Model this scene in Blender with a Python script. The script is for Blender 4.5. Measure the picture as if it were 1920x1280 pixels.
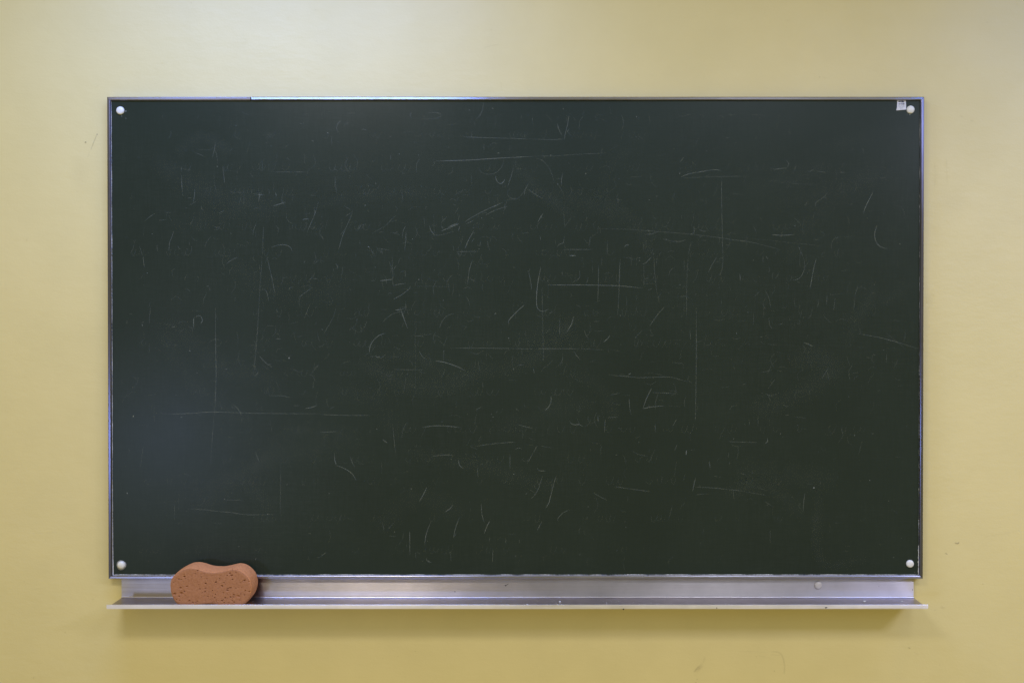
import bpy, bmesh, math, random
from mathutils import Vector, Matrix, noise

random.seed(7)
for o in list(bpy.data.objects):
    bpy.data.objects.remove(o)
sc = bpy.context.scene
COL = sc.collection

# ------------------------------------------------------------------ camera
FPX = 1800.0                       # focal length in photo pixels (1920 wide)
VPX, VPY = 985.0, 600.0            # where the wall's normal meets the picture
PITCH = math.radians(0.4)          # the camera looks down a trifle
CAM = Vector((0.0, -2.02, 1.55))
AXX, AXY = VPX, VPY + FPX * math.tan(PITCH)
cd = bpy.data.cameras.new('camera')
cam = bpy.data.objects.new('camera', cd)
COL.objects.link(cam)
cam.location = CAM
cam.rotation_euler = (math.radians(90) - PITCH, 0, 0)
cd.sensor_width = 36.0
cd.lens = FPX / 1920 * 36.0
cd.shift_x = (960 - AXX) / 1920
cd.shift_y = (AXY - 640) / 1920
cd.clip_start = 0.05
cd.clip_end = 60
sc.camera = cam

# ------------------------------------------------------------------ world (dim room light)
w = bpy.data.worlds.new('World')
sc.world = w
w.use_nodes = True
bg = w.node_tree.nodes['Background']
bg.inputs[0].default_value = (1.0, 0.84, 0.29, 1)
bg.inputs[1].default_value = 0.49

# ------------------------------------------------------------------ lamps
def area(name, loc, target, sx, sy, power, color, spread=180):
    l = bpy.data.lights.new(name, 'AREA')
    l.shape = 'RECTANGLE'
    l.size, l.size_y = sx, sy
    l.energy = power
    l.color = color
    l.spread = math.radians(spread)
    o = bpy.data.objects.new(name, l)
    COL.objects.link(o)
    o.location = loc
    o.rotation_euler = (Vector(target) - Vector(loc)).to_track_quat('-Z', 'Y').to_euler()
    return o

ZL = 2.58
# cool fitting close to the wall, and the hanging row further out
area('ceiling_or_fill_lamp', (-0.60, -0.60, 2.52), (-0.60, -0.60, 0), 0.90, 0.12, 17.20, (0.203, 0.378, 1.000))
area('ceiling_or_fill_lamp', (-0.66, -1.60, ZL), (-0.66, -1.60, 0), 0.56, 0.26, 17.50, (1.000, 0.943, 0.829))
area('ceiling_or_fill_lamp', (0.86, -1.60, ZL), (0.86, -1.60, 0), 0.40, 0.26, 8.00, (0.812, 0.850, 1.000))
area('ceiling_or_fill_lamp', (1.90, -1.60, 2.30), (1.90, -1.60, 0), 0.60, 0.30, 38.00, (0.645, 0.684, 1.000))
area('ceiling_or_fill_lamp', (1.60, -0.60, 2.52), (1.60, -0.60, 0), 0.90, 0.12, 8.00, (0.060, 0.270, 1.000))  # extra unseen lamp, added to whiten the upper right of the wall
# wide unseen fill added deeper in the room, standing in for ceiling bounce
area('ceiling_bounce_fill', (1.3, -4.2, 3.3), (1.0, 0, 0.9), 3.0, 1.4, 26.00, (0.346, 0.577, 1.000))
# window behind the camera on the left, cool daylight
area('window_light', (-2.35, -4.4, 0.74), (-0.6, 0, 1.1), 0.42, 0.34, 18.00, (0.43, 0.56, 1.000))

sc.view_settings.view_transform = 'Standard'
sc.view_settings.look = 'None'
sc.view_settings.exposure = 0.0
sc.view_settings.gamma = 1.0
sc.render.engine = 'CYCLES'
sc.cycles.max_bounces = 8

# ------------------------------------------------------------------ helpers
def at(px, py, y):
    """photo pixel -> point of the vertical plane at depth y (used to measure the board)"""
    dx = (px - AXX) / FPX
    dz = -(py - AXY) / FPX
    c, s = math.cos(PITCH), math.sin(PITCH)
    d = Vector((dx, c + dz * s, -s + dz * c))
    return CAM + d * ((y - CAM.y) / d.y)

def link(name, me, mat=None, parent=None):
    o = bpy.data.objects.new(name, me)
    COL.objects.link(o)
    if mat:
        me.materials.append(mat)
    if parent:
        o.parent = parent
        o.matrix_parent_inverse = parent.matrix_world.inverted()
    return o

def mesh(name, verts, faces, mat=None, parent=None, smooth=False, fix=True):
    me = bpy.data.meshes.new(name)
    me.from_pydata([tuple(v) for v in verts], [], faces)
    if fix:
        bm = bmesh.new(); bm.from_mesh(me)
        bmesh.ops.recalc_face_normals(bm, faces=bm.faces)
        bm.to_mesh(me); bm.free()
    if smooth:
        me.polygons.foreach_set('use_smooth', [True] * len(me.polygons))
    me.update()
    return link(name, me, mat, parent)

def empty(name, loc, label, cat):
    o = bpy.data.objects.new(name, None)
    COL.objects.link(o)
    o.location = loc
    o['label'] = label
    o['category'] = cat
    bpy.context.view_layer.update()
    return o

def mat_new(name):
    m = bpy.data.materials.new(name)
    m.use_nodes = True
    nt = m.node_tree
    return m, nt, nt.nodes['Principled BSDF']

def nd(nt, t, **kw):
    n = nt.nodes.new(t)
    for k, v in kw.items():
        setattr(n, k, v)
    return n

def coords(nt, scale):
    tc = nd(nt, 'ShaderNodeTexCoord')
    mp = nd(nt, 'ShaderNodeMapping')
    mp.inputs['Scale'].default_value = scale
    geo = nd(nt, 'ShaderNodeNewGeometry')
    nt.links.new(geo.outputs['Position'], mp.inputs['Vector'])
    return mp

def noise_tex(nt, scale3, scale, detail=4, rough=0.55):
    mp = coords(nt, scale3)
    n = nd(nt, 'ShaderNodeTexNoise')
    n.inputs['Scale'].default_value = scale
    n.inputs['Detail'].default_value = detail
    n.inputs['Roughness'].default_value = rough
    nt.links.new(mp.outputs[0], n.inputs['Vector'])
    return n

def ramp(nt, src, p0, c0, p1, c1):
    r = nd(nt, 'ShaderNodeValToRGB')
    r.color_ramp.elements[0].position = p0
    r.color_ramp.elements[0].color = c0
    r.color_ramp.elements[1].position = p1
    r.color_ramp.elements[1].color = c1
    nt.links.new(src, r.inputs[0])
    return r

def mrange(nt, src, a, b, lo, hi):
    r = nd(nt, 'ShaderNodeMapRange')
    r.inputs[1].default_value, r.inputs[2].default_value = a, b
    r.inputs[3].default_value, r.inputs[4].default_value = lo, hi
    nt.links.new(src, r.inputs[0])
    return r

# ------------------------------------------------------------------ materials
def m_wall():
    m, nt, b = mat_new('wall_paint')
    n1 = noise_tex(nt, (1, 1, 1), 2.2, 5, 0.5)
    c = ramp(nt, n1.outputs['Fac'], 0.3, (0.628, 0.528, 0.247, 1), 0.7, (0.658, 0.553, 0.270, 1))
    n3 = noise_tex(nt, (1, 1, 1), 9, 6, 0.65)
    mx = nd(nt, 'ShaderNodeMixRGB', blend_type='MULTIPLY')
    c3 = ramp(nt, n3.outputs['Fac'], 0.35, (0.965, 0.965, 0.965, 1), 0.62, (1, 1, 1, 1))
    mx.inputs[0].default_value = 1
    nt.links.new(c.outputs[0], mx.inputs[1]); nt.links.new(c3.outputs[0], mx.inputs[2])
    nt.links.new(mx.outputs[0], b.inputs['Base Color'])
    r = noise_tex(nt, (1, 1, 1), 6, 4)
    rr = mrange(nt, r.outputs['Fac'], 0.3, 0.7, 0.50, 0.57)
    nt.links.new(rr.outputs[0], b.inputs['Roughness'])
    b.inputs['Specular IOR Level'].default_value = 1.0
    # roller texture and slow unevenness of the plaster
    f = noise_tex(nt, (1, 1, 1), 260, 3, 0.6)
    g = noise_tex(nt, (0.8, 1, 1.6), 26, 4, 0.6)
    b1 = nd(nt, 'ShaderNodeBump'); b1.inputs['Strength'].default_value = 0.16; b1.inputs['Distance'].default_value = 0.001
    b2 = nd(nt, 'ShaderNodeBump'); b2.inputs['Strength'].default_value = 0.18; b2.inputs['Distance'].default_value = 0.004
    nt.links.new(f.outputs['Fac'], b1.inputs['Height'])
    nt.links.new(g.outputs['Fac'], b2.inputs['Height'])
    nt.links.new(b1.outputs[0], b2.inputs['Normal'])
    nt.links.new(b2.outputs[0], b.inputs['Normal'])
    return m

def m_board():
    m, nt, b = mat_new('board_enamel')
    n1 = noise_tex(nt, (1, 1, 1), 3.2, 6, 0.6)
    c = ramp(nt, n1.outputs['Fac'], 0.3, (0.0168, 0.0248, 0.0188, 1), 0.7, (0.0202, 0.0294, 0.0224, 1))
    # wiped chalk haze: fine strokes across and down
    h = noise_tex(nt, (1, 1, 14), 38, 4, 0.7)
    v = noise_tex(nt, (14, 1, 1), 30, 4, 0.7)
    add = nd(nt, 'ShaderNodeMath', operation='MULTIPLY')
    nt.links.new(h.outputs['Fac'], add.inputs[0]); nt.links.new(v.outputs['Fac'], add.inputs[1])
    big = noise_tex(nt, (1, 1, 1.4), 2.6, 3, 0.5)
    mul = nd(nt, 'ShaderNodeMath', operation='MULTIPLY')
    bigr = mrange(nt, big.outputs['Fac'], 0.35, 0.7, 0.15, 1.0)
    hz = mrange(nt, add.outputs[0], 0.18, 0.42, 0.0, 0.018)
    nt.links.new(bigr.outputs[0], mul.inputs[0]); nt.links.new(hz.outputs[0], mul.inputs[1])
    mx = nd(nt, 'ShaderNodeMixRGB')
    nt.links.new(mul.outputs[0], mx.inputs[0])
    nt.links.new(c.outputs[0], mx.inputs[1])
    mx.inputs[2].default_value = (0.42, 0.46, 0.42, 1)
    nt.links.new(mx.outputs[0], b.inputs['Base Color'])
    rr = mrange(nt, n1.outputs['Fac'], 0.3, 0.7, 0.27, 0.31)
    nt.links.new(rr.outputs[0], b.inputs['Roughness'])
    b.inputs['Specular IOR Level'].default_value = 0.15
    f = noise_tex(nt, (1, 1, 1), 700, 2, 0.6)
    b1 = nd(nt, 'ShaderNodeBump'); b1.inputs['Strength'].default_value = 0.12; b1.inputs['Distance'].default_value = 0.0005
    nt.links.new(f.outputs['Fac'], b1.inputs['Height'])
    nt.links.new(b1.outputs[0], b.inputs['Normal'])
    return m

def m_alu(name, axis, base=(0.31, 0.305, 0.39), rough=0.30, aniso=0.75):
    """brushed aluminium; axis = direction of the brushing"""
    m, nt, b = mat_new(name)
    b.inputs['Metallic'].default_value = 1.0
    st = (0.6, 60, 60) if axis == 'X' else (60, 60, 0.6)
    n = noise_tex(nt, st, 9, 5, 0.7)
    n2 = noise_tex(nt, (1, 1, 1), 14, 4, 0.6)
    lo = tuple(x * 0.90 for x in base) + (1,)
    hi = tuple(min(1, x * 1.07) for x in base) + (1,)
    c = ramp(nt, n.outputs['Fac'], 0.3, lo, 0.7, hi)
    mx = nd(nt, 'ShaderNodeMixRGB', blend_type='MULTIPLY'); mx.inputs[0].default_value = 1
    c2 = ramp(nt, n2.outputs['Fac'], 0.3, (0.84, 0.84, 0.84, 1), 0.65, (1, 1, 1, 1))
    nt.links.new(c.outputs[0], mx.inputs[1]); nt.links.new(c2.outputs[0], mx.inputs[2])
    nt.links.new(mx.outputs[0], b.inputs['Base Color'])
    rr = mrange(nt, n.outputs['Fac'], 0.3, 0.7, rough - 0.06, rough + 0.08)
    nt.links.new(rr.outputs[0], b.inputs['Roughness'])
    b.inputs['Anisotropic'].default_value = aniso
    geo = nd(nt, 'ShaderNodeNewGeometry')
    cr = nd(nt, 'ShaderNodeVectorMath', operation='CROSS_PRODUCT')
    cr.inputs[1].default_value = (1, 0, 0) if axis == 'X' else (0, 0, 1)
    nt.links.new(geo.outputs['Normal'], cr.inputs[0])
    nt.links.new(cr.outputs[0], b.inputs['Tangent'])
    return m

def m_plain(name, col, rough=0.6, var=0.12, scale=120, spec=0.4, bump=0.0):
    m, nt, b = mat_new(name)
    n = noise_tex(nt, (1, 1, 1), scale, 4, 0.6)
    c = ramp(nt, n.outputs['Fac'], 0.32, tuple(x * (1 - var) for x in col) + (1,), 0.62, tuple(col) + (1,))
    nt.links.new(c.outputs[0], b.inputs['Base Color'])
    b.inputs['Roughness'].default_value = rough
    b.inputs['Specular IOR Level'].default_value = spec
    if bump:
        bp = nd(nt, 'ShaderNodeBump'); bp.inputs['Strength'].default_value = bump; bp.inputs['Distance'].default_value = 0.001
        nt.links.new(n.outputs['Fac'], bp.inputs['Height'])
        nt.links.new(bp.outputs[0], b.inputs['Normal'])
    return m

def m_cover(name, col, rough=0.9):
    """thin dusting that lets the surface below show: coverage comes from the mesh attribute"""
    m, nt, b = mat_new(name)
    b.inputs['Base Color'].default_value = tuple(col) + (1,)
    b.inputs['Roughness'].default_value = rough
    b.inputs['Specular IOR Level'].default_value = 0.1
    a = nd(nt, 'ShaderNodeAttribute', attribute_name='cover')
    n = noise_tex(nt, (1, 1, 1), 420, 3, 0.7)
    k = mrange(nt, n.outputs['Fac'], 0.3, 0.65, 0.75, 1.15)
    mu = nd(nt, 'ShaderNodeMath', operation='MULTIPLY', use_clamp=True)
    nt.links.new(a.outputs['Fac'], mu.inputs[0]); nt.links.new(k.outputs[0], mu.inputs[1])
    nt.links.new(mu.outputs[0], b.inputs['Alpha'])
    return m

def m_sponge(name='sponge_foam', k=(1, 1, 1)):
    m, nt, b = mat_new(name)
    n1 = noise_tex(nt, (1, 1, 1), 45, 5, 0.65)
    n1.inputs['Scale'].default_value = 240
    c = ramp(nt, n1.outputs['Fac'], 0.3, (0.320, 0.143, 0.078, 1), 0.7, (0.400, 0.188, 0.106, 1))
    for e in c.color_ramp.elements:
        e.color = tuple(e.color[i] * k[i] for i in range(3)) + (1,)
    nt.links.new(c.outputs[0], b.inputs['Base Color'])
    b.inputs['Roughness'].default_value = 0.95
    b.inputs['Specular IOR Level'].default_value = 0.1
    f = noise_tex(nt, (1, 1, 1), 900, 3, 0.7)
    bp = nd(nt, 'ShaderNodeBump'); bp.inputs['Strength'].default_value = 0.45; bp.inputs['Distance'].default_value = 0.0008
    nt.links.new(f.outputs['Fac'], bp.inputs['Height'])
    nt.links.new(bp.outputs[0], b.inputs['Normal'])
    return m

MW = m_wall()
MB = m_board()
MAX_ = m_alu('brushed_aluminium', 'X')
MAZ = m_alu('brushed_aluminium_upright', 'Z', base=(0.15, 0.155, 0.27), rough=0.28)  # dark base: the dim room's reflection put into the upright rails' colour
MTR = m_alu('tray_aluminium', 'X', base=(0.60, 0.55, 0.56), rough=0.47, aniso=1.0)
MSH = m_alu('shelf_aluminium', 'X', base=(0.50, 0.46, 0.48), rough=0.34, aniso=0.3)
MLIP = m_alu('lip_aluminium', 'X', base=(0.90, 0.86, 0.92), rough=0.48, aniso=0.8)  # bright base: the lit floor's reflection put into the lip colour
MCAP = m_plain('white_plastic', (0.74, 0.73, 0.73), 0.38, 0.14, 160, 0.5)
MCAPG = m_plain('grey_plastic', (0.50, 0.47, 0.48), 0.45, 0.18, 160, 0.5)
MCHALK = m_cover('chalk_film', (0.62, 0.66, 0.62))
MCRUST = m_plain('chalk_crust', (0.72, 0.71, 0.72), 0.9, 0.35, 300, 0.1)
MDIRT = m_cover('dirt_film', (0.20, 0.165, 0.13))
MPAPER = m_plain('paper', (0.66, 0.66, 0.74), 0.7, 0.16, 200, 0.2)
MINK = m_plain('blue_ink', (0.07, 0.075, 0.16), 0.7, 0.3, 300, 0.2)
MINKF = m_plain('faded_ink', (0.34, 0.35, 0.45), 0.7, 0.3, 300, 0.2)
MSPONGE = m_sponge()
MSPONGE_LIT = m_sponge('sponge_foam_lit', (1.7, 1.62, 1.35))   # outer sides paler than the front: overhead light put into the colour
MSPECK = m_plain('dark_speck', (0.03, 0.028, 0.025), 0.8, 0.2, 300, 0.2)
m_, nt_, b_ = mat_new('clear_plastic')
b_.inputs['Base Color'].default_value = (0.75, 0.73, 0.72, 1)
b_.inputs['Roughness'].default_value = 0.35
b_.inputs['Alpha'].default_value = 0.34
MCLEAR = m_

# ------------------------------------------------------------------ wall
wall = mesh('wall', [(-4, 0, -0.2), (4, 0, -0.2), (4, 0, 3.4), (-4, 0, 3.4)], [(0, 1, 2, 3)], MW, fix=False)
wall['kind'] = 'structure'

# ------------------------------------------------------------------ stroke ribbons (chalk, scuffs)
def smooth_line(pts, step):
    P = [Vector(p) for p in pts]
    if len(P) == 2:
        n = max(2, int((P[1] - P[0]).length / step))
        return [P[0].lerp(P[1], i / n) for i in range(n + 1)]
    out = []
    for i in range(len(P) - 1):
        p0 = P[i - 1] if i else P[0] * 2 - P[1]
        p1, p2 = P[i], P[i + 1]
        p3 = P[i + 2] if i + 2 < len(P) else P[-1] * 2 - P[-2]
        n = max(2, int((p2 - p1).length / step))
        for k in range(n):
            t = k / n
            out.append(0.5 * ((2 * p1) + (p2 - p0) * t + (2 * p0 - 5 * p1 + 4 * p2 - p3) * t * t
                              + (3 * p1 - p0 - 3 * p2 + p3) * t * t * t))
    out.append(P[-1])
    return out

class Strokes:
    def __init__(self, y):
        self.v, self.f, self.c, self.y = [], [], [], y
        self.k = 0
    def add(self, pts, width, cover, soft=False, step=4.0, taper=0.25):
        """pts in photo pixels, width in photo pixels"""
        L = smooth_line(pts, step)
        n = len(L)
        self.k += 1
        seed = self.k * 3.7
        y = self.y - 0.00002 * (self.k % 6)
        base = len(self.v)
        for i, p in enumerate(L):
            a, b = L[max(0, i - 1)], L[min(n - 1, i + 1)]
            d = (b - a)
            if d.length < 1e-6:
                d = Vector((1, 0))
            d.normalize()
            t = i / (n - 1)
            e = min(1, min(t, 1 - t) / taper + 0.4)
            j = 0.62 + 0.75 * (noise.noise((p.x * 0.09, p.y * 0.09, seed)) + 0.35)
            hw = width * 0.5 * (0.55 + 0.45 * e)
            nx, ny = -d.y * hw, d.x * hw
            cv = max(0.0005, min(1, cover * e * max(0.55, min(1.25, j))))
            row = [(p.x + nx, p.y + ny, 0 if soft else cv), (p.x, p.y, cv), (p.x - nx, p.y - ny, 0 if soft else cv)]
            for (qx, qy, cc) in row:
                self.v.append(at(qx, qy, y)); self.c.append(cc)
            if i:
                q = base + 3 * (i - 1)
                self.f.append((q, q + 1, q + 4, q + 3)); self.f.append((q + 1, q + 2, q + 5, q + 4))
    def blot(self, x, y0, rx, ry, cover, rot=0, seg=18, soft=True):
        self.k += 1
        base = len(self.v)
        y = self.y - 0.00002 * (self.k % 6)
        self.v.append(at(x, y0, y)); self.c.append(cover)
        for i in range(seg):
            a = 2 * math.pi * i / seg
            r = 1 + 0.55 * noise.noise((math.cos(a) * 1.4, math.sin(a) * 1.4, self.k * 2.3))
            ux, uy = math.cos(a) * rx * r, math.sin(a) * ry * r
            self.v.append(at(x + ux * math.cos(rot) - uy * math.sin(rot), y0 + ux * math.sin(rot) + uy * math.cos(rot), y))
            self.c.append(0 if soft else cover)
        for i in range(seg):
            self.f.append((base, base + 1 + i, base + 1 + (i + 1) % seg))
    def build(self, name, mat, parent):
        o = mesh(name, self.v, self.f, mat, parent, fix=False)
        a = o.data.attributes.new('cover', 'FLOAT', 'POINT')
        a.data.foreach_set('value', self.c)
        o['kind'] = 'stuff'
        return o

# scuffs and knocks on the wall paint
S = Strokes(-0.0006)
S.add([(182, 252), (176, 266), (170, 282)], 2.4, 0.42, True)
S.add([(168, 284), (164, 297)], 2.0, 0.2, True)
S.blot(160.5, 267, 1.6, 1.5, 0.9, soft=False)
S.blot(182, 252, 1.4, 1.4, 0.55, soft=False)
S.add([(936, 84), (922, 86), (905, 91)], 2.0, 0.26, True)
S.blot(1537, 145, 1.5, 1.5, 0.5)
S.add([(939, 150), (941, 172)], 2, 0.12, True)
S.add([(1790, 1017), (1795, 1018.5), (1799, 1016)], 2.6, 0.95)
S.add([(1772, 1036), (1777, 1039)], 2.2, 0.7)
S.add([(1703, 1213), (1707, 1215)], 2.0, 0.75)
S.add([(1712, 1220), (1724, 1230)], 2.2, 0.16, True)
S.blot(1768, 1138, 6, 3, 0.22)
S.blot(1753, 1143, 3, 2, 0.25)
S.blot(1843, 1094, 2.2, 2.2, 0.25)
S.blot(1311, 1252, 13, 5, 0.28, rot=-0.75)
S.add([(1301, 1260), (1306, 1253), (1312, 1247)], 4, 0.36, True)
S.add([(1318, 1243), (1322, 1230)], 5, 0.16, True)
S.blot(1307, 1273, 1.4, 1.6, 0.6); S.blot(1305, 1279, 1.4, 1.6, 0.6)
S.add([(1445, 1221), (1460, 1222), (1468, 1232), (1471, 1250), (1470, 1263)], 4.5, 0.24, True)
S.add([(1445, 1226), (1463, 1228)], 3, 0.2, True)
S.add([(1385, 1220), (1440, 1222)], 3, 0.10, True)
S.add([(1420, 1228), (1452, 1234)], 3, 0.10, True)
S.blot(1452, 1257, 1.6, 2.2, 0.55)
S.add([(1752, 306), (1754, 330), (1752, 352)], 5, 0.10, True)
S.add([(1774, 295), (1776, 345)], 4, 0.12, True)
S.add([(1800, 217), (1806, 221)], 2, 0.3, True)
S.blot(1822, 227, 4, 4, 0.12)
S.add([(1742, 612), (1744, 613)], 1.8, 0.4)
S.blot(1745, 560, 8, 22, 0.07); S.blot(1790, 380, 24, 40, 0.045)
S.blot(150, 330, 22, 40, 0.05); S.blot(80, 1060, 40, 30, 0.05)
S.blot(122, 1185, 2.0, 1.6, 0.45); S.add([(176, 1205), (184, 1209)], 2, 0.28, True)
S.blot(174, 1123, 3, 3, 0.16); S.blot(50, 450, 2, 2, 0.3)
S.blot(63, 1270, 2, 3, 0.25); S.blot(383, 1186, 1.3, 1.3, 0.4)
S.add([(60, 1000), (110, 996)], 3, 0.07, True)
S.add([(55, 1105), (90, 1101)], 3, 0.07, True)
S.add([(1850, 1005), (1910, 995)], 3, 0.07, True)
rw = random.Random(21)
for i in range(90):
    x, y0 = rw.uniform(0, 1920), rw.choice([rw.uniform(0, 170), rw.uniform(1150, 1280), rw.uniform(0, 1280)])
    if 195 < x < 1735 and 176 < y0 < 1145:
        continue
    if rw.random() < 0.6:
        S.blot(x, y0, rw.uniform(0.8, 1.8), rw.uniform(0.8, 1.6), rw.uniform(0.08, 0.35))
    else:
        a = rw.uniform(0, 6.28); l = rw.uniform(4, 16)
        S.add([(x, y0), (x + l * math.cos(a), y0 + l * math.sin(a))], rw.uniform(1.2, 2.6), rw.uniform(0.04, 0.14), True)
S.c = [c * 0.52 for c in S.c]
S.build('scuff_marks', MDIRT, wall)

# ------------------------------------------------------------------ blackboard
YF, YP = -0.0205, -0.0155            # rail face, writing surface
tl, br = at(200.3, 181.3, YF), at(1730.8, 1085.0, YF)
X0, X1, Z1, Z0 = tl.x, br.x, tl.z, br.z
RW = 0.0072
board = empty('blackboard', ((X0 + X1) / 2, 0, Z0),
              'large dark green chalkboard with faint chalk scratches in a thin aluminium frame', 'blackboard')

def box_verts(a, b):
    (x0, y0, z0), (x1, y1, z1) = a, b
    v = [(x, y, z) for x in (x0, x1) for y in (y0, y1) for z in (z0, z1)]
    f = [(0, 1, 3, 2), (4, 6, 7, 5), (0, 4, 5, 1), (2, 3, 7, 6), (0, 2, 6, 4), (1, 5, 7, 3)]
    return v, f

v, f = box_verts((X0 + 0.002, -0.001, Z0 + 0.002), (X1 - 0.002, YP, Z1 - 0.002))
panel = mesh('writing_surface', v, f, MB, board)

# profile of the rail: (distance from the outer edge, depth)
PROF = [(0, -0.0005), (0, -0.0186), (0.0005, -0.0199), (0.0016, -0.0205), (0.0052, -0.0203),
        (0.0064, -0.0196), (RW, -0.0180), (RW, YP + 0.0008), (0.0035, YP + 0.0008), (0.0035, -0.0005)]

def rail(side, lo, hi, mat, m_lo=True, m_hi=True, tilt=0.0, drop=0.0):
    vs, fs = [], []
    n = len(PROF)
    for end, (pos, mit) in enumerate(((lo, m_lo), (hi, m_hi))):
        for (u, y) in PROF:
            yy = y + tilt * (u - RW / 2)
            e = (u if mit else 0) * (1 if end == 0 else -1)
            # hairline gap at the mitre
            g = (0.00025 if mit else 0.0) * (1 if end == 0 else -1)
            s = pos + e + g
            if side == 'top': p = (s, yy, Z1 - u - drop)
            elif side == 'bottom': p = (s, yy, Z0 + u)
            elif side == 'left': p = (X0 + u, yy, s)
            else: p = (X1 - u, yy, s)
            vs.append(p)
    for i in range(n):
        j = (i + 1) % n
        fs.append((i, j, n + j, n + i))
    fs.append(tuple(range(n))); fs.append(tuple(range(n, 2 * n)))
    return mesh('frame_rail', vs, fs, mat, board)

xj = at(470.5, 183, YF).x
rail('top', X0, xj - 0.0011, MAX_, True, False, tilt=0.10, drop=0.0005)
rail('top', xj + 0.0008, X1, MAX_, False, True, tilt=-0.30)
rail('bottom', X0, X1, MAX_)
rail('left', Z0, Z1, MAZ)
rail('right', Z0, Z1, MAZ)

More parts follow.
